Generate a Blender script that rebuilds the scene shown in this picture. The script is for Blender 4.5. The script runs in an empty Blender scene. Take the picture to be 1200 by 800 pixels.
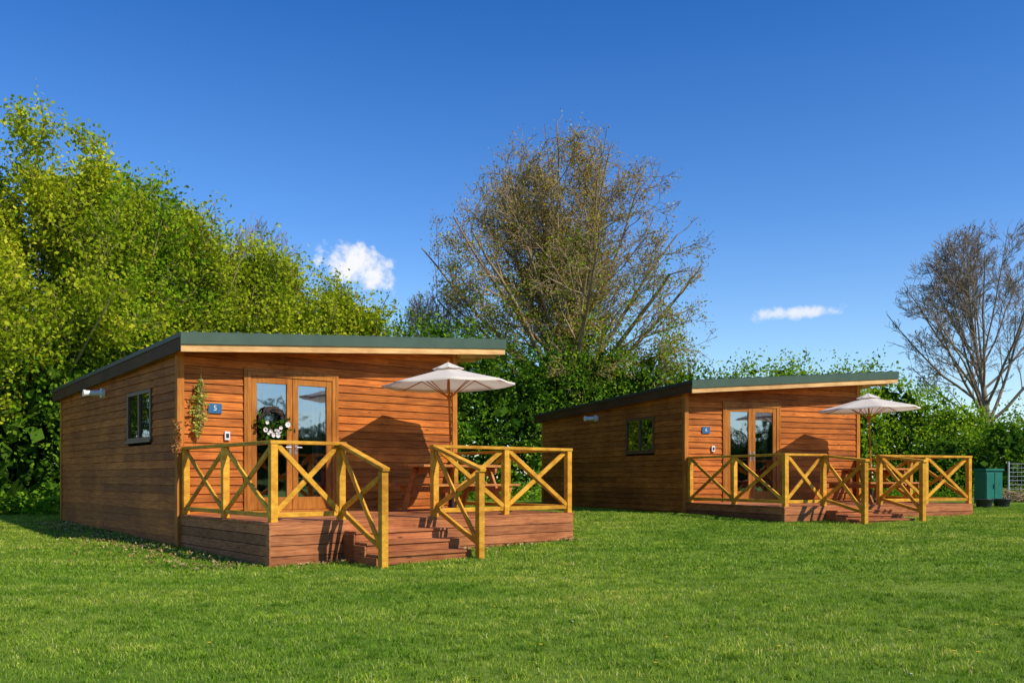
import bpy, math, random
import numpy as np
from mathutils import Vector, Matrix
R=random.Random(7); rng=np.random.default_rng(7)
sc=bpy.context.scene
F=1050.0; CAMZ=1.09

# ---------------------------------------------------------------- helpers
def link(o):
    sc.collection.objects.link(o); return o
def empty(name,loc=(0,0,0),rz=0):
    e=bpy.data.objects.new(name,None); e.empty_display_size=.3
    e.location=loc; e.rotation_euler=(0,0,rz); return link(e)
def np_mesh(name,V,Fc,mats,mi=None,smooth=False):
    V=np.asarray(V,dtype=np.float32); Fc=np.asarray(Fc,dtype=np.int32)
    me=bpy.data.meshes.new(name); k=Fc.shape[1]; n=len(Fc)
    me.vertices.add(len(V)); me.vertices.foreach_set('co',V.ravel())
    me.loops.add(n*k); me.loops.foreach_set('vertex_index',Fc.ravel())
    me.polygons.add(n); me.polygons.foreach_set('loop_start',np.arange(0,n*k,k,dtype=np.int32))
    me.polygons.foreach_set('loop_total',np.full(n,k,dtype=np.int32))
    for m in mats: me.materials.append(m)
    if mi is not None: me.polygons.foreach_set('material_index',np.asarray(mi,dtype=np.int32))
    if smooth: me.polygons.foreach_set('use_smooth',np.ones(n,dtype=bool))
    me.update(calc_edges=True); me.validate()
    return me
class MB:
    def __init__(s): s.v=[];s.f=[];s.m=[]
    def add(s,vs,fs,m=0):
        b=len(s.v); s.v+= [tuple(v) for v in vs]
        for f in fs: s.f.append([b+i for i in f]); s.m.append(m)
    def hexa(s,p,m=0):
        s.add(p,[(3,2,1,0),(4,5,6,7),(0,1,5,4),(1,2,6,5),(2,3,7,6),(3,0,4,7)],m)
    def box(s,x0,x1,y0,y1,z0,z1,m=0):
        s.hexa([(x0,y0,z0),(x1,y0,z0),(x1,y1,z0),(x0,y1,z0),(x0,y0,z1),(x1,y0,z1),(x1,y1,z1),(x0,y1,z1)],m)
    def beam(s,p0,p1,w,h,m=0,ref=(0,0,1)):
        p0=Vector(p0);p1=Vector(p1);a=(p1-p0).normalized();r=Vector(ref)
        if abs(a.dot(r))>.98: r=Vector((0,1,0))
        sd=a.cross(r).normalized(); up=sd.cross(a).normalized()
        sd*=w/2; up*=h/2
        s.hexa([p0-sd-up,p0+sd-up,p1+sd-up,p1-sd-up,p0-sd+up,p0+sd+up,p1+sd+up,p1-sd+up],m)
    def tube(s,p0,p1,r0,r1,n=10,m=0,cap=True):
        p0=Vector(p0);p1=Vector(p1);a=(p1-p0).normalized();r=Vector((0,0,1))
        if abs(a.z)>.95: r=Vector((1,0,0))
        u=a.cross(r).normalized(); w=a.cross(u)
        vs=[]
        for p,rr in((p0,r0),(p1,r1)):
            for i in range(n):
                t=2*math.pi*i/n; vs.append(p+u*math.cos(t)*rr+w*math.sin(t)*rr)
        fs=[(i,(i+1)%n,n+(i+1)%n,n+i) for i in range(n)]
        if cap: fs+= [tuple(range(n))[::-1],tuple(range(n,2*n))]
        s.add(vs,fs,m)
    def obj(s,name,mats,parent=None,bevel=0,smooth=False):
        me=bpy.data.meshes.new(name); me.from_pydata(s.v,[],s.f)
        for m in mats: me.materials.append(m)
        for p,m in zip(me.polygons,s.m): p.material_index=m; p.use_smooth=smooth
        import bmesh
        bm=bmesh.new(); bm.from_mesh(me); bmesh.ops.recalc_face_normals(bm,faces=bm.faces); bm.to_mesh(me); bm.free()
        o=link(bpy.data.objects.new(name,me))
        if parent: o.parent=parent
        if bevel:
            b=o.modifiers.new('bevel','BEVEL'); b.width=bevel; b.segments=1; b.limit_method='ANGLE'
        return o

# ---------------------------------------------------------------- materials
def newmat(name):
    m=bpy.data.materials.new(name); m.use_nodes=True; nt=m.node_tree; nt.nodes.clear()
    return m,nt
def N(nt,t,**k):
    n=nt.nodes.new(t)
    for a,b in k.items(): setattr(n,a,b)
    return n
def ramp(nt,src,stops):
    r=N(nt,'ShaderNodeValToRGB'); e=r.color_ramp.elements
    while len(e)<len(stops): e.new(.5)
    for i,(p,c) in enumerate(stops):
        e[i].position=p; e[i].color=(*c,1) if len(c)==3 else c
    nt.links.new(src,r.inputs[0]); return r.outputs[0]
def mixc(nt,a,b,fac,mode='MIX'):
    n=N(nt,'ShaderNodeMix',data_type='RGBA',blend_type=mode)
    for s,i in((fac,0),(a,6),(b,7)):
        if isinstance(s,(int,float)): n.inputs[i].default_value=s
        elif isinstance(s,tuple): n.inputs[i].default_value=(*s,1)
        else: nt.links.new(s,n.inputs[i])
    return n.outputs[2]
def mathn(nt,op,a,b=0.0,c=None):
    n=N(nt,'ShaderNodeMath',operation=op)
    for i,s in enumerate((a,b,c)):
        if s is None: continue
        if isinstance(s,(int,float)): n.inputs[i].default_value=s
        else: nt.links.new(s,n.inputs[i])
    return n.outputs[0]
def noise(nt,vec,scale,detail=5,rough=.55,mapscale=None):
    if mapscale:
        mp=N(nt,'ShaderNodeMapping'); mp.inputs['Scale'].default_value=mapscale; nt.links.new(vec,mp.inputs[0]); vec=mp.outputs[0]
    n=N(nt,'ShaderNodeTexNoise'); n.inputs['Scale'].default_value=scale; n.inputs['Detail'].default_value=detail; n.inputs['Roughness'].default_value=rough
    nt.links.new(vec,n.inputs['Vector']); return n.outputs['Fac']
def pbsdf(nt,col,rough=.6,bump=None,bs=.3,bd=.01,spec=.5,metal=0):
    p=N(nt,'ShaderNodeBsdfPrincipled'); o=N(nt,'ShaderNodeOutputMaterial')
    if isinstance(col,tuple): p.inputs['Base Color'].default_value=(*col,1)
    else: nt.links.new(col,p.inputs['Base Color'])
    if isinstance(rough,(int,float)): p.inputs['Roughness'].default_value=rough
    else: nt.links.new(rough,p.inputs['Roughness'])
    p.inputs['Specular IOR Level'].default_value=spec; p.inputs['Metallic'].default_value=metal
    if bump is not None:
        b=N(nt,'ShaderNodeBump'); b.inputs['Strength'].default_value=bs; b.inputs['Distance'].default_value=bd
        nt.links.new(bump,b.inputs['Height']); nt.links.new(b.outputs[0],p.inputs['Normal'])
    nt.links.new(p.outputs[0],o.inputs[0]); return p
def wood(name,dark,light,ms=(1.2,1.2,26),var=(.7,1.2),rough=.65,knots=False,stain=(.72,.62,.55)):
    m,nt=newmat(name); tc=N(nt,'ShaderNodeTexCoord').outputs['Object']
    g=N(nt,'ShaderNodeNewGeometry'); rnd=g.outputs['Random Per Island']
    vm=N(nt,'ShaderNodeVectorMath',operation='ADD'); cb=N(nt,'ShaderNodeCombineXYZ')
    nt.links.new(mathn(nt,'MULTIPLY',rnd,37.0),cb.inputs[0]); nt.links.new(mathn(nt,'MULTIPLY',rnd,19.0),cb.inputs[1])
    nt.links.new(tc,vm.inputs[0]); nt.links.new(cb.outputs[0],vm.inputs[1]); v=vm.outputs[0]
    gr=noise(nt,v,2.2,9,.65,ms)
    c=ramp(nt,gr,[(.3,dark),(.68,light)])
    br=mathn(nt,'MULTIPLY_ADD',rnd,var[1]-var[0],var[0])
    cbr=N(nt,'ShaderNodeCombineXYZ')
    for i in range(3): nt.links.new(br,cbr.inputs[i])
    c=mixc(nt,c,cbr.outputs[0],1.0,'MULTIPLY')
    w=noise(nt,tc,1.1,5,.65)
    c=mixc(nt,c,ramp(nt,w,[(.35,stain),(.65,(1.12,1.12,1.12))]),1.0,'MULTIPLY')
    if knots:
        vo=N(nt,'ShaderNodeTexVoronoi'); vo.inputs['Scale'].default_value=1.0
        mp=N(nt,'ShaderNodeMapping'); mp.inputs['Scale'].default_value=(2.2,2.2,8); nt.links.new(v,mp.inputs[0]); nt.links.new(mp.outputs[0],vo.inputs['Vector'])
        c=mixc(nt,(.05,.018,.007),c,ramp(nt,vo.outputs['Distance'],[(.05,(.25,)*3),(.13,(1,1,1))]))
    pbsdf(nt,c,rough,gr,.35,.006,.15)
    return m
def plain(name,col,rough=.5,metal=0,spec=.5,nv=.15,ns=6):
    m,nt=newmat(name); tc=N(nt,'ShaderNodeTexCoord').outputs['Object']
    n=noise(nt,tc,ns,5,.6)
    a=tuple(c*(1-nv) for c in col); b=tuple(min(1,c*(1+nv)) for c in col)
    pbsdf(nt,ramp(nt,n,[(.3,a),(.7,b)]),rough,n,.1,.005,spec,metal); return m
def leafmat(name,c0,c1,c2,trans=.35,ns=.5):
    m,nt=newmat(name); g=N(nt,'ShaderNodeNewGeometry')
    c=ramp(nt,g.outputs['Random Per Island'],[(0,c0),(.5,c1),(1,c2)])
    n=noise(nt,g.outputs['Position'],ns,3,.6)
    c=mixc(nt,c,ramp(nt,n,[(.35,(.55,.64,.55)),(.65,(1.24,1.14,1.05))]),1.0,'MULTIPLY')
    d=N(nt,'ShaderNodeBsdfDiffuse')
    nt.links.new(c,d.inputs[0])
    t=N(nt,'ShaderNodeBsdfTranslucent'); nt.links.new(c,t.inputs[0])
    mx=N(nt,'ShaderNodeMixShader'); mx.inputs[0].default_value=trans
    nt.links.new(d.outputs[0],mx.inputs[1]); nt.links.new(t.outputs[0],mx.inputs[2])
    o=N(nt,'ShaderNodeOutputMaterial'); nt.links.new(mx.outputs[0],o.inputs[0]); return m

M_clad=wood('cladding_wood',(.24,.056,.008),(.70,.212,.030),var=(.66,1.22),knots=True)
M_trim=wood('trim_wood',(.34,.11,.016),(.62,.23,.04),ms=(14,14,1.0),var=(.85,1.1))
M_rail=wood('golden_pine',(.52,.22,.016),(.90,.47,.05),ms=(3,3,6),var=(.78,1.1),knots=False)
M_deck=wood('deck_wood',(.22,.066,.024),(.56,.215,.08),ms=(1.2,3,22),var=(.68,1.18),knots=True)
M_table=wood('table_wood',(.34,.12,.03),(.64,.28,.08),ms=(2,6,6))
M_door=wood('door_oak',(.30,.10,.014),(.52,.20,.035),ms=(10,10,1.2),var=(.88,1.08),rough=.45)
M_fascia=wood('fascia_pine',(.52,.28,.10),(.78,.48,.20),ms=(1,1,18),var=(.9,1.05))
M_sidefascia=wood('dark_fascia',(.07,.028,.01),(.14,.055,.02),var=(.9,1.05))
M_green=plain('green_metal',(.05,.085,.05),.5,0,.4,.15,3)
M_black=plain('black_trim',(.02,.02,.02),.5)
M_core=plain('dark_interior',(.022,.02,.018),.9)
M_curt=plain('curtain_cloth',(.30,.31,.33),.9)
M_white=plain('white_plastic',(.75,.73,.68),.4)
M_steel=plain('steel',(.5,.5,.5),.3,1)
M_blue=plain('blue_sign',(.03,.12,.24),.4)
M_winframe=plain('window_frame',(.15,.06,.02),.5)
def glass():
    m,nt=newmat('window_glass')
    gl=N(nt,'ShaderNodeBsdfGlossy'); gl.inputs['Roughness'].default_value=.03; gl.inputs[0].default_value=(.85,.92,1,1)
    tr=N(nt,'ShaderNodeBsdfTransparent'); tr.inputs[0].default_value=(.5,.55,.56,1)
    tc=N(nt,'ShaderNodeTexCoord').outputs['Object']; n=noise(nt,tc,1.6,2)
    b=N(nt,'ShaderNodeBump'); b.inputs['Strength'].default_value=.25; b.inputs['Distance'].default_value=.02
    nt.links.new(n,b.inputs['Height']); nt.links.new(b.outputs[0],gl.inputs['Normal'])
    lw=N(nt,'ShaderNodeLayerWeight'); lw.inputs[0].default_value=.35
    f=mathn(nt,'MULTIPLY_ADD',lw.outputs[0],.35,.26)
    mx=N(nt,'ShaderNodeMixShader'); nt.links.new(f,mx.inputs[0]); nt.links.new(tr.outputs[0],mx.inputs[1]); nt.links.new(gl.outputs[0],mx.inputs[2])
    o=N(nt,'ShaderNodeOutputMaterial'); nt.links.new(mx.outputs[0],o.inputs[0]); return m
M_glass=glass()
def canvas():
    m,nt=newmat('cream_canvas'); tc=N(nt,'ShaderNodeTexCoord').outputs['Object']
    n=noise(nt,tc,3,4); c=ramp(nt,n,[(.3,(.76,.68,.56)),(.7,(.86,.79,.68))])
    d=N(nt,'ShaderNodeBsdfDiffuse'); t=N(nt,'ShaderNodeBsdfTranslucent')
    nt.links.new(c,d.inputs[0]); nt.links.new(c,t.inputs[0])
    mx=N(nt,'ShaderNodeMixShader'); mx.inputs[0].default_value=.3
    nt.links.new(d.outputs[0],mx.inputs[1]); nt.links.new(t.outputs[0],mx.inputs[2])
    o=N(nt,'ShaderNodeOutputMaterial'); nt.links.new(mx.outputs[0],o.inputs[0]); return m
M_canvas=canvas()
L_yel=leafmat('leaf_spring_yellow',(.20,.30,.012),(.42,.50,.02),(.62,.62,.05),.42)
L_ygr=leafmat('leaf_spring_green',(.12,.26,.012),(.26,.42,.018),(.44,.55,.035),.4)
L_grn=leafmat('leaf_green',(.06,.16,.010),(.14,.29,.016),(.28,.42,.035),.35)
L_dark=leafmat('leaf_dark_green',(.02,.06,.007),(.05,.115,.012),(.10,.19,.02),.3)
L_bud=leafmat('leaf_bud_brown',(.26,.14,.03),(.48,.33,.05),(.55,.54,.09),.35,.35)
L_dry=leafmat('leaf_dry',(.2,.11,.04),(.35,.24,.11),(.5,.38,.2),.1)
M_bark=plain('bark',(.30,.21,.115),.9,0,.2,.35,8)
M_bark_g=plain('bark_greenish',(.30,.24,.10),.9,0,.2,.3,8)
M_bark_r=plain('bark_grey',(.24,.18,.125),.9,0,.2,.3,8)

# ---------------------------------------------------------------- ground
def gz(x,y):
    u=np.clip(y+.25*x-10.2,0,9.5); return .03*u
def ground():
    xs=np.concatenate([[-600,-300,-120,-60],np.arange(-36,36.1,.75),[60,120,300,600]])
    ys=np.concatenate([[-600,-250,-100,-40],np.arange(-20,60.1,.75),[90,160,300,700]])
    X,Y=np.meshgrid(xs,ys,indexing='ij'); V=np.stack([X,Y,gz(X,Y)],-1).reshape(-1,3)
    a=np.arange(len(xs)*len(ys)).reshape(len(xs),len(ys))
    Fc=np.stack([a[:-1,:-1],a[1:,:-1],a[1:,1:],a[:-1,1:]],-1).reshape(-1,4)
    m,nt=newmat('lawn_ground'); p=N(nt,'ShaderNodeNewGeometry').outputs['Position']
    n1=noise(nt,p,.35,5,.6); n2=noise(nt,p,14,6,.7); n3=noise(nt,p,120,4,.7)
    c=ramp(nt,n1,[(.3,(.14,.24,.02)),(.5,(.19,.30,.028)),(.7,(.26,.34,.045))])
    c=mixc(nt,c,ramp(nt,n2,[(.3,(.55,.6,.5)),(.7,(1.2,1.15,1.1))]),1.0,'MULTIPLY')
    c=mixc(nt,c,ramp(nt,n3,[(.3,(.5,.5,.45)),(.7,(1.2,1.2,1.2))]),1.0,'MULTIPLY')
    pbsdf(nt,c,.9,n3,.6,.03,.1)
    o=link(bpy.data.objects.new('ground',np_mesh('ground',V,Fc,[m],smooth=True)))
ground()
def grassmat():
    m,nt=newmat('grass_blades'); g=N(nt,'ShaderNodeNewGeometry'); p=g.outputs['Position']
    c=ramp(nt,g.outputs['Random Per Island'],[(0,(.14,.28,.018)),(.4,(.29,.44,.03)),(.8,(.45,.56,.06)),(.93,(.58,.60,.14)),(1,(.72,.65,.30))])
    n1=noise(nt,p,.45,6,.7,(1,2.2,1)); n2=noise(nt,p,3.2,5,.65,(1,1.5,1)); n3=noise(nt,p,.16,3,.5)
    c=mixc(nt,c,ramp(nt,n1,[(.36,(.52,.70,.55)),(.5,(.95,.97,.95)),(.64,(1.42,1.20,1.45))]),1.0,'MULTIPLY')
    c=mixc(nt,c,ramp(nt,n2,[(.38,(.52,.63,.55)),(.62,(1.22,1.14,1.2))]),1.0,'MULTIPLY')
    c=mixc(nt,c,ramp(nt,n3,[(.42,(.80,.89,.8)),(.58,(1.14,1.05,1.12))]),1.0,'MULTIPLY')
    d=N(nt,'ShaderNodeBsdfDiffuse'); nt.links.new(c,d.inputs[0])
    t=N(nt,'ShaderNodeBsdfTranslucent'); nt.links.new(c,t.inputs[0])
    mx=N(nt,'ShaderNodeMixShader'); mx.inputs[0].default_value=.4
    nt.links.new(d.outputs[0],mx.inputs[1]); nt.links.new(t.outputs[0],mx.inputs[2])
    o=N(nt,'ShaderNodeOutputMaterial'); nt.links.new(mx.outputs[0],o.inputs[0]); return m
M_grass=grassmat()
TS=1.5
def patch(name,n,w,h0,h1):
    P=np.zeros((n,3)); P[:,:2]=rng.uniform(-TS/2-.04,TS/2+.04,(n,2))
    k=rng.uniform(-TS/2,TS/2,(150,2)); ti=rng.integers(0,150,n//2); P[:n//2,:2]=k[ti]+rng.normal(0,.022,(n//2,2))
    hs=np.ones(n); th_=rng.uniform(.7,1.6,150); hs[:n//2]=th_[ti]
    hh=rng.uniform(h0,h1,n)*hs
    a=rng.uniform(0,2*math.pi,n); dx=np.stack([np.cos(a),np.sin(a),a*0],-1)
    la=rng.uniform(0,2*math.pi,n); lean=np.stack([np.cos(la),np.sin(la),la*0],-1)*(hh*rng.uniform(.2,1.3,n))[:,None]
    ww=w*rng.uniform(.7,1.3,n)[:,None]
    up=np.array([0,0,1.])[None]*hh[:,None]
    b0=P-dx*ww/2-np.array([0,0,.004]); b1=P+dx*ww/2-np.array([0,0,.004]); m0=P+up*.6+lean*.35-dx*ww*.4; m1=P+up*.6+lean*.35+dx*ww*.4; t=P+up*.95+lean
    V=np.stack([b0,b1,m1,m0,t],1).reshape(-1,3); i=np.arange(n)*5
    T=np.concatenate([np.stack([i,i+1,i+2],-1),np.stack([i,i+2,i+3],-1),np.stack([i+3,i+2,i+4],-1)])
    return np_mesh(name,V,T,[M_grass])
near=[patch('grass_near',8500,.0047,.014,.036) for _ in range(4)]
far=[patch('grass_far',3400,.009,.016,.038) for _ in range(3)]
ge=empty('lawn_grass')
y=3.2; cnt=0
while y<27:
    W=.62*y+2.5; nx=int(math.ceil(W/TS))
    for i in range(-nx,nx+1):
        x=i*TS; me=R.choice(near if y<9.5 else far)
        o=link(bpy.data.objects.new('grass_patch',me)); o.parent=ge
        z=float(gz(x,y)); n=Vector((-(float(gz(x+.3,y))-z)/.3,-(float(gz(x,y+.3))-z)/.3,1)).normalized()
        q=Vector((0,0,1)).rotation_difference(n).to_matrix().to_4x4()
        o.matrix_world=Matrix.Translation((x,y,z))@q@Matrix.Rotation(R.randrange(4)*math.pi/2,4,'Z'); cnt+=1
    y+=TS

def scatter_small(name,mats,n,fn):
    mb=MB()
    for _ in range(n):
        y=R.uniform(4.6,16); x=R.uniform(-.6,.6)*y; fn(mb,x,y,float(gz(x,y)))
    mb.obj(name,mats)
M_yf=plain('dandelion_yellow',(.75,.5,.02),.7); M_wf=plain('daisy_white',(.8,.8,.75),.7)
def fl(r,hm):
    def f(mb,x,y,z):
        h=R.uniform(.025,.04); mb.tube((x,y,z),(x+.004,y,z+h),.0012,.001,4,1)
        mb.tube((x+.004,y,z+h),(x+.004,y,z+h+.005),r*.7,r,8,0)
    return f
M_stem=plain('flower_stem',(.08,.16,.02),.7)
scatter_small('dandelion_flowers',[M_yf,M_stem],45,fl(.012,0))
scatter_small('daisy_flowers',[M_wf,M_stem],14,fl(.007,0))

# ---------------------------------------------------------------- foliage tools
def leaves_np(P,size,up=.4):
    n=len(P); nrm=rng.normal(size=(n,3)); nrm[:,2]+=up; nrm/=np.linalg.norm(nrm,axis=1)[:,None]
    r=rng.normal(size=(n,3)); u=np.cross(nrm,r); u/=np.linalg.norm(u,axis=1)[:,None]+1e-9; v=np.cross(nrm,u)
    s=(size*rng.uniform(.6,1.3,n))[:,None]
    V=np.stack([P-u*s*.5,P+v*s*.32,P+u*s*.5,P-v*s*.32],1).reshape(-1,3)
    return V,np.arange(4*n).reshape(-1,4)
def tubes_np(S,sides=5):
    S=np.array(S,dtype=np.float64); P0=S[:,0:3];P1=S[:,3:6];r0=S[:,6];r1=S[:,7]
    a=P1-P0; L=np.linalg.norm(a,axis=1)[:,None]; a=a/(L+1e-9); P1=P1+a*(r1[:,None]*.3)
    ref=np.where(np.abs(a[:,2:3])>.9,np.array([[1.,0,0]]),np.array([[0,0,1.]]))
    u=np.cross(a,ref); u/=np.linalg.norm(u,axis=1)[:,None]+1e-9; w=np.cross(a,u)
    t=np.arange(sides)*2*math.pi/sides; c=np.cos(t)[None,:,None]; s=np.sin(t)[None,:,None]
    ring=u[:,None]*c+w[:,None]*s
    A=P0[:,None]+ring*r0[:,None,None]; B=P1[:,None]+ring*r1[:,None,None]
    V=np.concatenate([A,B],1).reshape(-1,3); n=len(S); b=(np.arange(n)*2*sides)[:,None]; i=np.arange(sides)[None]; j=(i+1)%sides
    Fc=np.stack([b+i,b+j,b+sides+j,b+sides+i],-1).reshape(-1,4)
    return V,Fc
def add_part(name,V,Fc,mat,parent,smooth=False):
    o=link(bpy.data.objects.new(name,np_mesh(name,V,Fc,[mat],smooth=smooth))); o.parent=parent; return o

def gen_tree(seed,base,L0,r0,inside,nch,ratio,ang,trop,maxlev,start=.2,wob=.16,rmin=.008,fan=None):
    rd=random.Random(seed); segs=[];tips=[]
    nseg=[9,8,5,4,3,2,2]; gi=[0]
    def reach(p,d,tr,st):
        q=p.copy(); dd=d.copy(); s=0
        while s<16:
            dd=(dd+Vector((0,0,tr*.4))).normalized(); q=q+dd*.4; s+=.4
            if not inside(q,None): break
        return s
    def grow(p,d,L,r,lev):
        n=nseg[lev]; st=L/n; tr=trop[min(lev,len(trop)-1)]; wb=wob*(.55 if (lev==1 and fan) else 1)
        for i in range(n):
            d=(d+Vector((rd.gauss(0,wb),rd.gauss(0,wb),rd.gauss(0,wb)+tr))).normalized() if lev>0 else (d+Vector((rd.gauss(0,.04),rd.gauss(0,.04),0))).normalized()
            q=p+d*st
            if lev>0 and not inside(q,rd): 
                tips.append(tuple(p)); break
            ra=max(rmin,r*(1-.75*i/n)); rb=max(rmin*.8,r*(1-.75*(i+1)/n))
            segs.append((*p,*q,ra,rb,lev)); p=q
            if lev<maxlev and (i+1)/n>start*(1 if lev==0 else .8):
                k=nch[min(lev,len(nch)-1)]/(n*(1-start)); k=int(k)+(rd.random()<k-int(k))
                for _ in range(k):
                    az=rd.uniform(0,2*math.pi)
                    if lev==0 and fan:
                        gi[0]+=1; az=gi[0]*2.39996+rd.uniform(-.3,.3); f=(i+1)/n
                        a=math.radians(fan[0]+(fan[1]-fan[0])*f+rd.gauss(0,9))
                    else: a=math.radians(rd.gauss(ang[min(lev,len(ang)-1)],8))
                    ref=Vector((0,0,1)) if abs(d.z)<.9 else Vector((1,0,0))
                    u=d.cross(ref).normalized(); w=d.cross(u)
                    dd=(d*math.cos(a)+(u*math.cos(az)+w*math.sin(az))*math.sin(a)).normalized()
                    if lev==0 and fan: LL=reach(p,dd,trop[1],.4)*rd.uniform(.88,1.08); rr=max(.035,min(rb*.5,r0*.10+LL*r0*.036))
                    else: LL=L*ratio[min(lev,len(ratio)-1)]*rd.uniform(.65,1.2)*(1-.35*i/n); rr=rb*(.6 if lev else .55)
                    grow(p.copy(),dd,LL,rr,lev+1)
            if lev>=maxlev-1: tips.append(tuple(p))
    grow(Vector(base),Vector((0,0,1)),L0,r0,0)
    return segs,np.array(tips)
def ell(c,r,jit=.12,zmin=None):
    def f(q,rd):
        if zmin is not None and q.z<zmin: return False
        e=((q.x-c[0])/r[0])**2+((q.y-c[1])/r[1])**2+((q.z-c[2])/r[2])**2
        return e<(1+(rd.gauss(0,jit) if rd else 0))**2
    return f
def tree_obj(name,segs,bark,tips=None,leafm=None,per=10,sig=.2,size=.12,up=.4):
    e=empty(name,(0,0,0))
    big=[s for s in segs if s[8]<=1]; sm=[s for s in segs if s[8]>1]
    V,Fc=tubes_np(big,8); add_part('trunk_and_limbs',V,Fc,bark,e,True)
    if sm: V,Fc=tubes_np(sm,3); add_part('twigs',V,Fc,bark,e)
    if leafm is not None:
        P=np.repeat(tips,per,0)+rng.normal(0,sig,(len(tips)*per,3)); V,Fc=leaves_np(P,size,up); add_part('foliage',V,Fc,leafm,e)
    return e
def px(pxx,Y): return (pxx-600)/F*Y
def pz(py,Y): return (559-py)/F*Y+CAMZ

def blob_leaves(blobs,dens,per,sig,size,inner=True,zfloor=.2):
    Ps=[];In=[]
    for (cx,cy,cz,rx,ry,rz) in blobs:
        area=4*math.pi*((rx*ry)**1.6/3+(rx*rz)**1.6/3+(ry*rz)**1.6/3)**(1/1.6)
        n=int(area*dens); d=rng.normal(size=(n,3)); d/=np.linalg.norm(d,axis=1)[:,None]
        ph=rng.uniform(0,6.28,6)
        lump=1+.12*np.sin(d[:,0]*5+ph[0])*np.sin(d[:,2]*6+ph[1])+.09*np.sin(d[:,1]*8+d[:,0]*6+ph[2])+rng.normal(0,.05,n)
        rr=rng.uniform(.76,1.0,n)*lump
        C=np.array([cx,cy,cz])+d*rr[:,None]*np.array([rx,ry,rz])
        P=np.repeat(C,per,0)+rng.normal(0,sig,(n*per,3)); Ps.append(P[P[:,2]>zfloor])
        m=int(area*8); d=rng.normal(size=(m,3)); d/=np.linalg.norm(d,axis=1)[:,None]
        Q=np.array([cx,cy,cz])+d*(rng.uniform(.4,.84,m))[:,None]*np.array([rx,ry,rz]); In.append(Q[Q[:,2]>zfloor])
    return np.concatenate(Ps),np.concatenate(In)
def hedge(name,blobs,mat,dens=7,per=11,sig=.16,size=.13,parent=None,innermat=None,isz=.5):
    e=parent or empty(name)
    P,I=blob_leaves(blobs,dens,per,sig,size)
    V,Fc=leaves_np(P,size); add_part('foliage',V,Fc,mat,e)
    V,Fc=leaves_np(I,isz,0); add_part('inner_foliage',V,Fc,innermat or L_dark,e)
    return e

# left spring-green trees (fan-shaped crowns with open tops)
left=[(-70,22,120,3.6,L_yel),(40,23.5,126,3.7,L_yel),(140,25.5,190,3.0,L_ygr),(222,27.5,238,2.7,L_yel),(318,29,290,2.9,L_yel),(392,31,325,2.6,L_yel)]
for i,(x,Y,ty,hw,mat) in enumerate(left):
    X=px(x,Y); H=pz(ty,Y); g=float(gz(X,Y))
    cz=H*.54; rz=H-cz
    segs,tips=gen_tree(40+i,(X,Y,g-.1),H*.55,.17,ell((X,Y,cz),(hw,hw*.8,rz),.12,.8),[24,8,6,4],[.5,.36,.45,.5],[42,34,34,34],[0,.05,.07,.06],4,.15,.14,.009,fan=(85,8))
    k=max(5,int(44000/max(1,len(tips)))) ; k=min(k,16)
    tree_obj('spring_leaf_tree',segs,M_bark_g,tips,mat,k if i<2 else int(k*.75),.19,.125)
hb=[]
for (x,Y,ty,rx) in [(-120,22,330,3),(-30,21.6,350,2.4),(0,24,370,2.6),(40,22.8,400,2.4),(110,24.5,360,2.6),(190,26,360,2.6),(260,28,360,2.6),(330,29.5,370,2.4),(400,31,375,2.4),(450,32,385,2.2)]:
    X=px(x,Y); H=pz(ty,Y); hb.append((X,Y+.6,H*.47,rx,1.6,H*.53))
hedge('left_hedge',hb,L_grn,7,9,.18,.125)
hb=[]
for (x,Y,ty,rx) in [(455,32.5,368,2.0),(500,33,362,2.2),(545,34,378,2.0),(590,34,392,2.2),(640,35,402,2.2),(690,35.5,390,2.0),(740,36,400,2.4),(790,36,418,2.2)]:
    X=px(x,Y); H=pz(ty,Y); hb.append((X,Y,H*.47,rx,1.6,H*.53))
hedge('middle_hedge',hb,L_grn,7,10,.2,.13)
hb=[]
for (x,Y,ty,rx) in [(835,38,428,2.4),(880,38,418,2.0),(930,39,415,2.4),(980,39,424,2.2),(1030,40,424,2.4),(1080,40,452,2.4),(1120,41,470,2.4),(1170,41,486,2.6),(1225,41,478,2.6),(1290,41,470,3),(1350,40,470,3)]:
    X=px(x,Y); H=pz(ty,Y); hb.append((X,Y,H*.47,rx,1.6,H*.53))
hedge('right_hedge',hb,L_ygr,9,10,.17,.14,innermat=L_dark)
hedge('laurel_bush',[(px(1180,36),36,1.6,1.8,1.3,1.9),(px(1110,37),37,1.4,1.8,1.2,1.7)],L_grn,7,10,.16,.13)

# central tree
Y=38; X=px(664,Y)
segs,tips=gen_tree(8,(X,Y,.2),8.2,.40,ell((X+.0,Y,pz(352,Y)),(6.4,5.8,7.1),.05,1.8),[46,9,6,4,3],[.6,.34,.5,.5,.55],[50,38,38,36,32],[0,.02,.02,.02,.02],5,.10,.12,.011,fan=(98,6))
ct=tree_obj('budding_tree',segs,M_bark)
sel=tips[rng.random(len(tips))<min(1,27000/len(tips))]
P=np.repeat(sel,3,0)+rng.normal(0,.15,(len(sel)*3,3)); V,Fc=leaves_np(P,.088,.2); add_part('bud_foliage',V,Fc,L_bud,ct)
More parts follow.
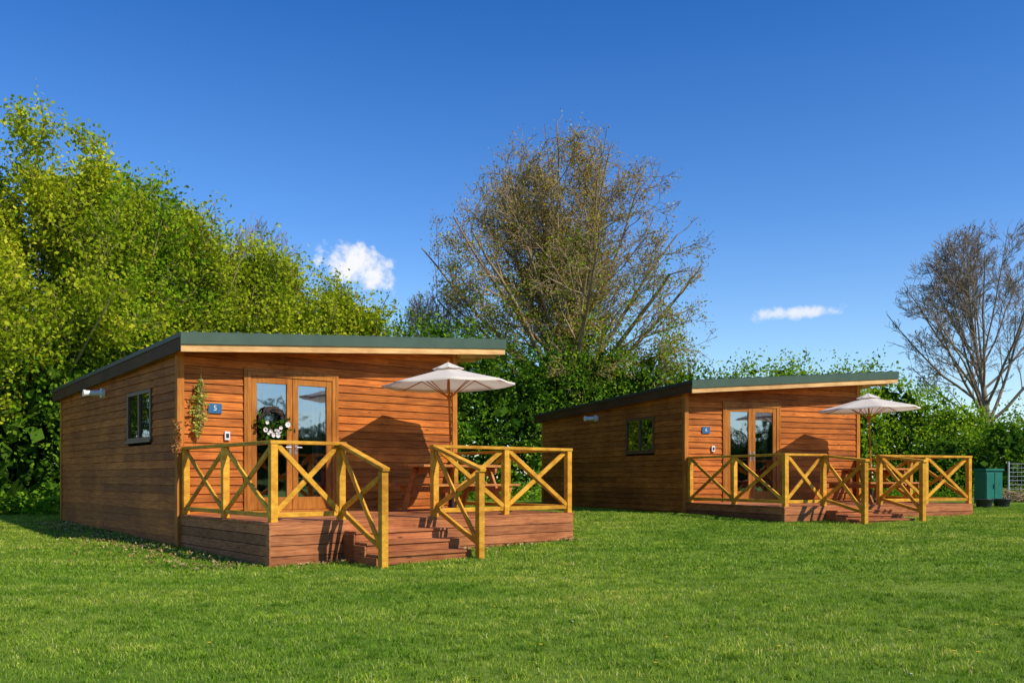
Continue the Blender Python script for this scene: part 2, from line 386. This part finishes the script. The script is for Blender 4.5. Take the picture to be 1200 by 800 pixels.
# green leaf clumps through the lower and middle crown
zz=tips[:,2]; nzv=np.sin(tips[:,0]*1.3+2)*np.sin(tips[:,2]*1.1)+np.sin(tips[:,1]*1.1)
pr=np.clip((11.5-zz)/7.0,0,1)*np.where(nzv>0,.55,.2); low=tips[rng.random(len(tips))<pr*min(1,30000/len(tips))]
P=np.repeat(low,6,0)+rng.normal(0,.2,(len(low)*6,3)); V,Fc=leaves_np(P,.115,.2); add_part('low_leaves',V,Fc,L_ygr,ct)
hedge('ivy',[(X-.2,Y,3.6,1.5,1.3,2.6),(X+.2,Y-.1,6.0,1.1,1.0,2.2),(X+1.7,Y,4.2,1.4,1.2,1.8),(X-1.6,Y,4.4,1.1,1.1,1.6),(X+.5,Y,7.9,.5,.5,1.2)],L_grn,6,9,.24,.13,parent=ct)
# right bare tree
Y=45; X=px(1163,Y)
segs,tips=gen_tree(11,(X,Y,.2),8.0,.26,ell((X+.2,Y,pz(382,Y)),(5.1,4.6,5.4),.05,2.6),[30,9,5,4,3],[.52,.34,.5,.5,.5],[45,36,35,32,30],[0,.05,.04,.03,.02],5,.25,.10,.009,fan=(85,8))
tree_obj('bare_tree',segs,M_bark_r)
Y=40
for (x,ty,s) in [(305,256,31),(515,335,33)]:
    X=px(x,Y); H=pz(ty,Y)
    segs,tips=gen_tree(s,(X,Y,.2),H*.6,.12,ell((X,Y,H*.6),(2.6,2.0,H*.4),.06,1.5),[22,7,6,4],[.4,.4,.5,.5],[32,32,30,30],[0,.06,.08,.05],4,.2,.1,.009,fan=(45,6))
    tree_obj('bare_tree',segs,M_bark)
# tree belt beyond the field behind the camera (seen in the window reflections)
hb=[]
for a in np.arange(-1.9,1.6,.075):
    d=62+R.uniform(-3,3); h=R.uniform(2.6,4.4)
    if math.sin(a-.35)<0: hb.append((d*math.cos(a-.35),d*math.sin(a-.35)-4,h*.8,4.4,2.5,h))
hedge('distant_treeline',hb,L_dark,2.2,6,.5,.6,isz=1.1)

# ---------------------------------------------------------------- cabins
WL=5.0; WD=7.1; DK=.54; DD=3.2
def zt(x,y): return 3.17+.079*(x+.1)-.03*(y+.4)
def clad(mb,fmap,a0,a1,z0,topf,openings=(),h=.128,m=0):
    z=z0
    while z<3.7:
        z1=z+h-.004
        segs=[(a0,a1)]
        for (o0,o1,oz0,oz1) in openings:
            if z1>oz0+.01 and z<oz1-.01:
                ns=[]
                for (s0,s1) in segs:
                    if o1<=s0 or o0>=s1: ns.append((s0,s1)); continue
                    if o0>s0: ns.append((s0,o0))
                    if o1<s1: ns.append((o1,s1))
                segs=ns
        for (s0,s1) in segs:
            n=60; ok=[s0+(s1-s0)*i/n for i in range(n+1) if topf(s0+(s1-s0)*i/n)>z1]
            if len(ok)<2: continue
            b0,b1=min(ok),max(ok)
            cuts=[b0]
            if b1-b0>3.6 and R.random()<.6: cuts.append(b0+(b1-b0)*R.uniform(.3,.7))
            cuts.append(b1)
            for c0,c1 in zip(cuts,cuts[1:]):
                c1=c1-.003
                P=[fmap(c0,.028,z),fmap(c1,.028,z),fmap(c1,0,z),fmap(c0,0,z),fmap(c0,.008,z1),fmap(c1,.008,z1),fmap(c1,0,z1+.0),fmap(c0,0,z1)]
                mb.hexa(P,m)
        z+=h
DOOR=(1.03,2.56,DK-.02,2.74); WIN=(1.2,2.45,1.68,2.50)
def cabin(loc,th,gl,ncab):
    c=empty('wooden_cabin',loc,th)
    mb=MB()
    clad(mb,lambda a,o,z:(a,-o,z),.06,WL-.06,-.05,lambda a:zt(a,0)-.10,[DOOR])
    clad(mb,lambda a,o,z:(-o,a,z),.06,WD-.06,-.05,lambda a:zt(0,a)-.10,[WIN])
    clad(mb,lambda a,o,z:(WL+o,a,z),.06,WD-.06,-.05,lambda a:zt(WL,a)-.10)
    clad(mb,lambda a,o,z:(a,WD+o,z),.06,WL-.06,-.05,lambda a:zt(a,WD)-.10)
    mb.obj('walls',[M_clad],c)
    mb=MB()
    for (x0,x1) in((-.045,.06),(WL-.06,WL+.045)):
        for (y0,y1) in((-.045,.06),(WD-.06,WD+.045)):
            zt0=zt((x0+x1)/2,(y0+y1)/2)-.14; mb.box(x0,x1,y0,y1,-.2,zt0)
    mb.obj('corner_posts',[M_trim],c,.004)
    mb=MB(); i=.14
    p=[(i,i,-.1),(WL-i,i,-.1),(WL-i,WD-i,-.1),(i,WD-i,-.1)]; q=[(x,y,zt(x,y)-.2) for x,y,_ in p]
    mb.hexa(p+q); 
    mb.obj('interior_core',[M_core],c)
    X0,X1,Y0,Y1=-.10,5.84,-.40,WD+.35
    def sbox(mb,x0,x1,y0,y1,d0,d1,m=0):
        cs=[(x0,y0),(x1,y0),(x1,y1),(x0,y1)]
        mb.hexa([(x,y,zt(x,y)+d0) for x,y in cs]+[(x,y,zt(x,y)+d1) for x,y in cs],m)
    mb=MB()
    sbox(mb,X0,X1,Y0,Y1,-.22,-.012,0)
    sbox(mb,X0-.03,X1+.03,Y0-.045,Y1+.03,-.008,.012,1)
    k=X0+.15
    while k<X1: sbox(mb,k,k+.03,Y0-.04,Y1+.02,.0125,.035,1); k+=.33
    sbox(mb,X0-.02,X1+.02,Y0-.028,Y0-.002,-.27,-.10,2)
    sbox(mb,X0-.032,X1+.032,Y0-.052,Y0-.030,-.165,-.010,1)
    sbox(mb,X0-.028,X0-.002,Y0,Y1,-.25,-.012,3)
    sbox(mb,X0-.045,X0-.030,Y0-.03,Y1+.03,-.06,.006,4)
    sbox(mb,X1+.002,X1+.028,Y0,Y1,-.26,-.012,2)
    sbox(mb,X1+.030,X1+.045,Y0-.03,Y1+.03,-.15,.006,1)
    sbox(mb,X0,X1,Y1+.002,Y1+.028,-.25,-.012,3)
    y=Y0+.25
    while y<Y1: sbox(mb,WL+.05,X1-.01,y,y+.05,-.30,-.222,0); y+=.6
    mb.obj('roof',[M_fascia,M_green,M_fascia,M_sidefascia,M_black],c)
    d=MB(); a,b,z0,z1=DOOR; w=.065
    d.box(a,a+w,-.05,.05,z0,z1); d.box(b-w,b,-.05,.05,z0,z1); d.box(a+w,b-w,-.05,.05,z1-w,z1); d.box(a+w,b-w,-.06,.05,z0,z0+.05)
    d.box(a-.05,a-.002,-.052,-.0,z0,z1+.05); d.box(b+.002,b+.05,-.052,0,z0,z1+.05); d.box(a-.002,b+.002,-.052,0,z1+.002,z1+.05)
    mid=(a+b)/2; sw=.095
    for (l,r) in((a+w+.004,mid-.003),(mid+.003,b-w-.004)):
        zb=z0+.054; zz=z1-w-.004
        d.box(l,l+sw,-.035,.02,zb,zz); d.box(r-sw,r,-.035,.02,zb,zz)
        d.box(l+sw,r-sw,-.033,.018,zb,zb+.2); d.box(l+sw,r-sw,-.033,.018,zz-.1,zz)
    d.obj('door_frame',[M_door],c,.004)
    g=MB()
    for (l,r) in((a+w+.004,mid-.003),(mid+.003,b-w-.004)):
        g.box(l+sw-.01,r-sw+.01,-.012,-.006,z0+.25,z1-w-.1)
    g.obj('door_glass',[M_glass],c)
    h=MB()
    for x in(mid-.05,mid+.05):
        h.box(x-.016,x+.016,-.045,-.0355,1.46,1.68); h.tube((x,-.045,1.57),(x,-.085,1.57),.008,.008,8); s=-1 if x<mid else 1
        h.tube((x,-.085,1.57),(x+s*.09,-.085,1.57),.008,.007,8)
    h.obj('door_handles',[M_steel],c)
    def curtain(x0,x1,yy,zz0,zz1,axis='x'):
        n=40; vs=[];fs=[]
        for k in range(n+1):
            t=k/n; u=x0+(x1-x0)*t; off=yy+.018*math.sin(t*(x1-x0)*70)
            for z in(zz0,zz1): vs.append((u,off,z) if axis=='x' else (off,u,z))
        for k in range(n): fs.append((2*k,2*k+2,2*k+3,2*k+1))
        m=MB(); m.add(vs,fs); m.obj('curtain',[M_curt],c,smooth=True)
    curtain(b-.36,b-.08,.085,z0+.06,z1-.05); curtain(a+.08,a+.2,.085,z0+.06,z1-.05)
    wv=MB(); a,b,z0,z1=WIN; w=.06
    for (y0,y1,zz0,zz1) in((a,a+w,z0,z1),(b-w,b,z0,z1),(a+w,b-w,z0,z0+w),(a+w,b-w,z1-w,z1),((a+b)/2-.03,(a+b)/2+.03,z0+w,z1-w)):
        wv.box(-.045,.04,y0,y1,zz0,zz1)
    wv.box(-.075,-.046,a-.04,b+.04,z0-.03,z0+.01)
    wv.obj('side_window_frame',[M_winframe],c,.003)
    g=MB(); g.box(-.016,-.01,a+.05,b-.05,z0+.05,z1-.05); g.obj('side_window_glass',[M_glass],c)
    curtain(a+.06,a+.3,.07,z0+.04,z1-.04,'y')
    f=MB(); f.tube((-.02,3.9,2.62),(-.08,3.9,2.62),.085,.085,16); f.tube((-.08,3.9,2.62),(-.34,3.9,2.60),.05,.05,16); f.tube((-.34,3.9,2.60),(-.38,3.9,2.60),.062,.062,16)
    f.obj('flue_pipe',[M_white],c,smooth=False)
    s=MB(); s.box(.42,.63,-.045,-.03,2.06,2.21,0); s.obj('house_sign',[M_blue],c,.003)
    cu=bpy.data.curves.new('sign_number','FONT'); cu.body=ncab; cu.size=.11; cu.align_x='CENTER'; cu.extrude=.001; cu.materials.append(M_white)
    t=link(bpy.data.objects.new('sign_number',cu)); t.parent=c; t.location=(.525,-.0475,2.105); t.rotation_euler=(math.pi/2,0,0)
    k=MB(); k.box(.67,.75,-.065,-.027,1.66,1.79,0); k.box(.685,.735,-.068,-.0655,1.69,1.76,1); k.obj('key_box',[M_white,M_black],c,.003)

    # deck
    dk=empty('wooden_deck',loc,th); mb=MB()
    y=-DD
    while y<-.05:
        y1=min(y+.14,-.03); mb.box(-.02,WL+.02,y,y1-.006,DK-.03,DK); y+=.14
    mb.obj('deck_boards',[M_deck],dk,.003)
    mb=MB(); z=DK-.032
    while z>gl-.12:
        z0=z-.122
        mb.box(0,WL,-DD+.002,-DD+.025,z0,z); mb.box(.002,.025,-DD+.03,-.05,z0,z); mb.box(WL-.025,WL-.002,-DD+.03,-.05,z0,z)
        z=z0-.008
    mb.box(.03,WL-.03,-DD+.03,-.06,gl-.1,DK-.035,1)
    mb.box(-.02,.0,-DD-.01,-DD+.08,gl-.1,DK-.033,0); 
    mb.obj('skirt_boards',[M_deck,M_core],dk,.003)
    SX0,SX1=.985,2.43
    st=MB(); n=4; rs=(DK-gl)/n
    for k in range(1,n):
        zz=DK-rs*k; yf=-DD-.27*k
        st.box(SX0+.02,SX1-.02,yf-.02,yf+.125,zz-.032,zz); st.box(SX0+.02,SX1-.02,yf+.131,yf+.27,zz-.032,zz)
        st.box(SX0+.03,SX1-.03,yf,yf+.022,max(gl-.1,zz-rs-.0),zz-.034)
        st.box(SX0,SX0+.028,yf+.0,yf+.268,gl-.1,zz-.036); st.box(SX1-.028,SX1,yf,yf+.268,gl-.1,zz-.036)
    st.obj('steps',[M_deck],dk,.004)
    # railing
    rl=empty('wooden_railing',loc,th); mb=MB()
    ZT=DK+1.0; pw=.045
    def post(x,y,z0,z1): mb.box(x-pw,x+pw,y-pw,y+pw,z0,z1)
    def bay(p,q,tl=0):
        (x0,y0),(x1,y1)=p,q; a=Vector((x1-x0,y1-y0,0)); L=a.length; a.normalize(); A=Vector((x0,y0,0))+a*(pw+.001); B=Vector((x1,y1,0))-a*(pw+.001)
        nrm=Vector((-a.y,a.x,0)); zb=DK+.09; zz=ZT-.055
        mb.beam(A+Vector((0,0,zb)),B+Vector((0,0,zb)),.045,.06)
        za=zb+.035; 
        mb.beam(A+Vector((0,0,za))+nrm*.0155,B+Vector((0,0,zz))+nrm*.0155,.03,.065)
        mb.beam(A+Vector((0,0,zz))-nrm*.0155,B+Vector((0,0,za))-nrm*.0155,.03,.065)
    def top(p,q,ext0=.06,ext1=.06):
        a=Vector((q[0]-p[0],q[1]-p[1],0)).normalized()
        mb.beam(Vector((*p,ZT-.022))-a*ext0,Vector((*q,ZT-.022))+a*ext1,.105,.044)
    yF=-DD+.06; xL=.06; xR=WL-.06
    runs=[[(xL,-.11),(xL,(yF-.11)/2),(xL,yF)],[(xL,yF),(SX0,yF)],[(SX1,yF),((SX1+xR)/2,yF),(xR,yF)],[(xR,yF),(xR,(yF-.11)/2),(xR,-.11)]]
    done=set()
    for run in runs:
        for p in run:
            kk=(round(p[0],3),round(p[1],3))
            if kk not in done: done.add(kk); post(p[0],p[1],DK+.001,ZT-.046)
        for p,q in zip(run,run[1:]): bay(p,q)
    top(runs[0][0],runs[0][2],.05,-.054); top(runs[1][0],runs[1][1],.055,.055); top(runs[2][0],runs[2][2],.055,.055); top(runs[3][0],runs[3][2],-.054,.05)
    for x in(SX0,SX1):
        ye=-DD-1.04+.06; zp=gl+1.16
        post(x,ye,gl-.1,zp-.02)
        mb.beam((x,yF-.056,ZT-.04),(x,ye-.07,zp),.1,.044)
        y0=yF-pw-.002; y1=ye+pw+.002
        mb.beam((x,y0,DK+.12),(x,y1,gl+.22),.045,.06)
        mb.beam((x+.0155,y0,DK+.16),(x+.0155,y1,zp-.07),.03,.065); mb.beam((x-.0155,y0,ZT-.10),(x-.0155,y1,gl+.26),.03,.065)
    mb.obj('railing_timber',[M_rail],rl,.004)

    # picnic table
    Wm=Matrix.Translation(loc)@Matrix.Rotation(th,4,'Z')
    tl=Wm@Vector((3.87,-1.55,DK)); pt=empty('picnic_table',tl,th); mb=MB(); LX=.80
    for k in range(5):
        y=-.36+k*.145; mb.box(-LX,LX,y,y+.138,.71,.75)
    for s in(-1,1):
        for k in range(2):
            y=s*.62+(-.13 if k==0 else .005); mb.box(-LX,LX,y,y+.125,.41,.445)
    for x in(-.58,.58):
        for s in(-1,1): mb.beam((x,s*.20,.70),(x,s*.56,.0),.045,.095)
        mb.beam((x+.046,-.72,.362),(x+.046,.72,.362),.045,.09); mb.beam((x+.046,-.34,.662),(x+.046,.34,.662),.045,.09)
    mb.obj('table_timber',[M_table],pt,.004)
    # umbrella
    ul=Wm@Vector((3.87,-1.55,DK)); um=empty('patio_umbrella',ul,th); um.rotation_euler=(math.radians(-1),math.radians(-1.5),th)
    mb=MB(); mb.tube((0,0,.02),(0,0,2.36),.019,.019,12,0); mb.tube((0,0,0),(0,0,.05),.24,.22,20,1); mb.tube((0,0,.05),(0,0,.3),.03,.03,12,1)
    mb.tube((0,0,2.36),(0,0,2.45),.022,.008,10,0); Rr=1.08; zr=2.06; za=2.34; nr=8
    for k in range(nr):
        t=2*math.pi*k/nr+.2; mb.beam((.02*math.cos(t),.02*math.sin(t),za-.03),(Rr*.98*math.cos(t),Rr*.98*math.sin(t),zr-.018),.012,.014,0)
        mb.beam((.03*math.cos(t),.03*math.sin(t),1.85),(Rr*.5*math.cos(t),Rr*.5*math.sin(t),(zr+za)/2-.02),.009,.012,0)
    mb.tube((0,0,1.80),(0,0,1.88),.035,.035,12,0)
    mb.obj('pole_and_ribs',[M_trim,M_black],um)
    NR=10; NA=64
    def cz(r,t,R0,z_r,z_a):
        ph=(t-.2)/(2*math.pi)*nr; fr=ph-math.floor(ph); sag=math.sin(math.pi*fr)
        rad=r*R0*(1-.072*sag*r); return rad, z_a+(z_r-z_a)*(r**.92)-.03*sag*r*(1-r*.6)
    def canopy(R0,z_r,z_a,val):
        vs=[];fs=[]
        for i in range(NR+1):
            for k in range(NA):
                t=2*math.pi*k/NA; rad,z=cz(max(.02,i/NR),t,R0,z_r,z_a); vs.append((rad*math.cos(t),rad*math.sin(t),z))
        for i in range(NR):
            for k in range(NA):
                k2=(k+1)%NA; fs.append((i*NA+k,i*NA+k2,(i+1)*NA+k2,(i+1)*NA+k))
        if val:
            b=len(vs)
            for k in range(NA):
                x,y,z=vs[NR*NA+k]; vs.append((x*1.004,y*1.004,z-val))
            for k in range(NA):
                k2=(k+1)%NA; fs.append((NR*NA+k,NR*NA+k2,b+k2,b+k))
        m=MB(); m.add(vs,fs); return m
    canopy(Rr,zr,za,.03).obj('canopy',[M_canvas],um,smooth=True)
    canopy(.26,2.31,2.42,0).obj('vent_cap',[M_canvas],um,smooth=True)
    return Wm

th1=math.radians(39.2); th2=math.radians(24.0)
W1=cabin(Vector((-4.94,13.3,0)),th1,.02,'5')
W2=cabin(Vector((3.81,19.7,0)),th2,.235,'6')

# wreath on first cabin door
wr=empty('door_wreath',W1@Vector((1.435,-.085,1.98)),th1); mb=MB()
for s in range(14):
    n=36; ph=R.uniform(0,6.28); k=R.choice([5,7,9]); rr=.19+R.uniform(-.03,.03)
    pts=[]
    for i in range(n+1):
        t=2*math.pi*i/n; q=rr+.018*math.sin(k*t+ph); pts.append((q*math.cos(t),.016*math.cos(k*t+ph)-.0,q*math.sin(t)))
    for a,b in zip(pts,pts[1:]): mb.tube(a,b,.009,.009,5,0,False)
mb.obj('wicker_ring',[plain('dark_wicker',(.05,.03,.02),.8)],wr)
n=520; a=rng.normal(-math.pi/2,.8,n); rr=.2+rng.normal(0,.06,n)
P=np.stack([rr*np.cos(a),-.03+rng.normal(0,.02,n),rr*np.sin(a)],-1); V,Fc=leaves_np(P,.075,0); add_part('wreath_leaves',V,Fc,L_dark,wr)
mb=MB()
for _ in range(11):
    t=R.gauss(-math.pi/2,.7); q=.2+R.gauss(0,.04); c=Vector((q*math.cos(t),-.07,q*math.sin(t))); r=R.uniform(.02,.042)
    for k in range(7):
        b=2*math.pi*k/7; mb.add([c,c+Vector((r*math.cos(b),-.015,r*math.sin(b))),c+Vector((r*1.2*math.cos(b+.45),-.01,r*1.2*math.sin(b+.45))),c+Vector((r*math.cos(b+.9),-.015,r*math.sin(b+.9)))],[(0,1,2,3)],0)
mb.obj('wreath_flowers',[plain('cream_petal',(.75,.66,.6),.7)],wr)
# hanging plant
hp=empty('hanging_plant',W1@Vector((.29,-.10,2.75)),th1); mb=MB()
mb.tube((0,.09,0),(0,0,.02),.006,.006,6); mb.tube((0,0,.02),(0,0,-.2),.003,.003,5)
for k in range(16):
    x=R.gauss(0,.025); y0=R.gauss(0,.02); p=Vector((0,0,-.18)); L=R.uniform(.5,.98)
    for i in range(6):
        q=Vector((x*(i+1)/3+R.gauss(0,.012)-.02*i/6,y0*(i+1)/4,-.18-L*(i+1)/6)); mb.tube(p,q,.003,.002,4,0,False); p=q
mb.obj('stems',[M_bark_g],hp)
n=330; z=-.2-rng.beta(1.3,1.4,n)*.85; wd=.015+.05*np.sin(np.clip((-z-.15)/.95,0,1)*math.pi)
P=np.stack([rng.normal(0,1,n)*wd-.05*(-z),rng.normal(0,1,n)*wd*.5,z],-1); V,Fc=leaves_np(P,.055,0)
add_part('leaves',V,Fc,leafmat('leaf_dried_green',(.26,.34,.05),(.50,.52,.08),(.7,.62,.16),.3,3),hp)
db=empty('dried_flower_bunch',W1@Vector((-.06,-.09,1.95)),th1)
n=160; z=-rng.beta(1.5,1.5,n)*.5; P=np.stack([rng.normal(0,.03,n),rng.normal(0,.025,n),z],-1); V,Fc=leaves_np(P,.045,0)
add_part('flowers',V,Fc,leafmat('dried_orange',(.3,.10,.03),(.45,.2,.05),(.5,.3,.15),.2,3),db)

# dry leaves and straw along the shaded side of first cabin
P=[]
for _ in range(1200):
    t=R.uniform(-3.3,6.5); o=abs(R.gauss(0,.5)); q=W1@Vector((-.1-o,t,0)); P.append((q.x,q.y,float(gz(q.x,q.y))+.025+R.uniform(0,.02)))
for _ in range(350):
    t=R.uniform(0,WL); q=W1@Vector((t,-DD-.03-abs(R.gauss(0,.10)),0)); P.append((q.x,q.y,float(gz(q.x,q.y))+.02+R.uniform(0,.02)))
V,Fc=leaves_np(np.array(P),.05,1.5); e=empty('dry_leaves'); add_part('leaf_litter',V,Fc,L_dry,e)

# right-hand side things
M_gbin=plain('green_paint',(.01,.15,.10),.4); M_rub=plain('black_rubber',(.025,.025,.03),.45); M_wire=plain('galvanised_wire',(.5,.5,.5),.5,.3)
Y=28; X=px(1158,Y); g=float(gz(X,Y)); e=empty('green_utility_cabinet',(X,Y,g),.2); mb=MB()
mb.box(-.30,.30,-.26,.26,.0,1.0); mb.box(-.33,.33,-.30,.30,1.003,1.07); mb.box(-.28,-.005,-.278,-.262,.08,.95); mb.box(.005,.28,-.278,-.262,.08,.95); mb.box(-.05,-.03,-.30,-.28,.45,.6,1)
mb.obj('cabinet_body',[M_gbin,M_rub],e,.01)
for (x,Y) in((1153,23.6),(1174,23.9)):
    X=px(x,Y); e=empty('rubber_tub',(X,Y,float(gz(X,Y))+.01),0); mb=MB(); n=20
    prof=[(.17,0),(.22,.19),(.245,.21),(.245,.225),(.21,.225),(.15,.03),(.01,.03)]
    vs=[(r*math.cos(2*math.pi*k/n),r*math.sin(2*math.pi*k/n),z) for r,z in prof for k in range(n)]
    fs=[(i*n+k,i*n+(k+1)%n,(i+1)*n+(k+1)%n,(i+1)*n+k) for i in range(len(prof)-1) for k in range(n)]
    mb.add(vs,fs); mb.obj('tub',[M_rub],e,smooth=True)
e=empty('brush_pile'); S=[]
for _ in range(150):
    X=px(R.gauss(1184,14),29.4); Y=29.4+R.gauss(0,.4); L=R.uniform(.4,1.1); a=R.uniform(0,6.28); z=float(gz(X,Y))+R.uniform(0,.3)
    S.append((X,Y,z,X+L*math.cos(a),Y+L*math.sin(a)*.6,z+R.uniform(-.1,.25),R.uniform(.008,.02),.005,2))
V,Fc=tubes_np(S,5); add_part('branches',V,Fc,M_bark,e)
fe=empty('wire_fence'); mb=MB(); Y=31
x0,x1=px(1182,Y),px(1182,Y)+6.5
for k in range(4):
    x=x0+k*2.15; g=float(gz(x,Y)); mb.tube((x,Y,g),(x,Y,g+1.35),.03,.03,8)
for k in range(9):
    z=.4+k*.145; mb.tube((x0,Y,z),(x1,Y,z),.006,.006,4,0,False)
x=x0
while x<x1: mb.tube((x,Y,.35),(x,Y,1.57),.005,.005,4,0,False); x+=.15
mb.obj('fence_panel',[M_wire],fe)
P=[]
for _ in range(9000):
    x=R.uniform(430,1420); Y=R.uniform(30,33.5) if x<640 else R.uniform(33,37); X=px(x,Y); P.append((X,Y,float(gz(X,Y))+abs(R.gauss(0,.28))))
for _ in range(4000):
    x=R.uniform(-160,110); Y=R.uniform(20.2,22.5); X=px(x,Y); P.append((X,Y,float(gz(X,Y))+abs(R.gauss(0,.22))))
V,Fc=leaves_np(np.array(P),.14,.3); e=empty('undergrowth'); add_part('weeds',V,Fc,L_grn,e)

# ---------------------------------------------------------------- light
sd=Vector((1.05,-.72,1.16)).normalized(); el=math.asin(sd.z); az=math.atan2(sd.x,sd.y)
sl=bpy.data.lights.new('sun','SUN'); sl.energy=5.0; sl.angle=math.radians(.5); sl.color=(1,.94,.83)
so=link(bpy.data.objects.new('sun',sl)); so.rotation_euler=sd.to_track_quat('Z','Y').to_euler()
w=bpy.data.worlds.new('World'); sc.world=w; w.use_nodes=True; nt=w.node_tree; nt.nodes.clear()
sky=N(nt,'ShaderNodeTexSky',sky_type='NISHITA'); sky.sun_disc=False; sky.sun_elevation=el; sky.sun_rotation=az; sky.air_density=1.0; sky.dust_density=.25; sky.ozone_density=2.5
tc=N(nt,'ShaderNodeTexCoord').outputs['Generated']
sx=N(nt,'ShaderNodeSeparateXYZ'); nt.links.new(tc,sx.inputs[0])
grade=ramp(nt,sx.outputs[2],[(0,(1.0,1.0,1.0)),(.12,(.74,.90,1.0)),(.27,(.40,.68,.98)),(.5,(.12,.46,.88)),(1,(.2,.5,.85))])
skc=mixc(nt,sky.outputs[0],grade,1.0,'MULTIPLY')
skc=mixc(nt,skc,(1.6,1.6,1.66),1.0,'MULTIPLY')
nz=N(nt,'ShaderNodeTexNoise'); nz.inputs['Scale'].default_value=60; nz.inputs['Detail'].default_value=8; nz.inputs['Roughness'].default_value=.6; nt.links.new(tc,nz.inputs['Vector'])
tot=None
for (cx,cy,a,b,op) in((408,310,36,26,1),(432,320,34,22,1),(938,366,40,9,.8),(894,368,14,9,.7)):
    c=Vector(((cx-600)/F,1,(559-cy)/F)).normalized()
    s=N(nt,'ShaderNodeVectorMath',operation='SUBTRACT'); nt.links.new(tc,s.inputs[0]); s.inputs[1].default_value=c
    m=N(nt,'ShaderNodeVectorMath',operation='MULTIPLY'); nt.links.new(s.outputs[0],m.inputs[0]); m.inputs[1].default_value=(F/a,2,F/b)
    l=N(nt,'ShaderNodeVectorMath',operation='LENGTH'); nt.links.new(m.outputs[0],l.inputs[0])
    v=mathn(nt,'SUBTRACT',1.0,l.outputs['Value']); v=mathn(nt,'ADD',v,mathn(nt,'MULTIPLY',mathn(nt,'SUBTRACT',nz.outputs['Fac'],.50),2.6))
    mr=N(nt,'ShaderNodeMapRange'); mr.interpolation_type='SMOOTHSTEP'; nt.links.new(v,mr.inputs[0]); mr.inputs[1].default_value=-.05; mr.inputs[2].default_value=.85; mr.inputs[4].default_value=op
    tot=mr.outputs[0] if tot is None else mathn(nt,'MAXIMUM',tot,mr.outputs[0])
mx=mixc(nt,skc,(8.6,8.7,9.0),tot)
bg=N(nt,'ShaderNodeBackground'); bg.inputs[1].default_value=.11; nt.links.new(mx,bg.inputs[0])
wo=N(nt,'ShaderNodeOutputWorld'); nt.links.new(bg.outputs[0],wo.inputs[0])

# ---------------------------------------------------------------- camera
cd=bpy.data.cameras.new('camera'); cd.sensor_width=36; cd.lens=36*F/1200; cd.shift_y=.1325; cd.clip_end=3000; cd.clip_start=.05
co=link(bpy.data.objects.new('camera',cd)); co.location=(0,0,CAMZ); co.rotation_euler=(math.pi/2,0,0); sc.camera=co
sc.view_settings.view_transform='Standard'; sc.view_settings.look='None'; sc.view_settings.exposure=0
print('tiles',cnt,'polys',sum(len(m.polygons) for m in bpy.data.meshes))
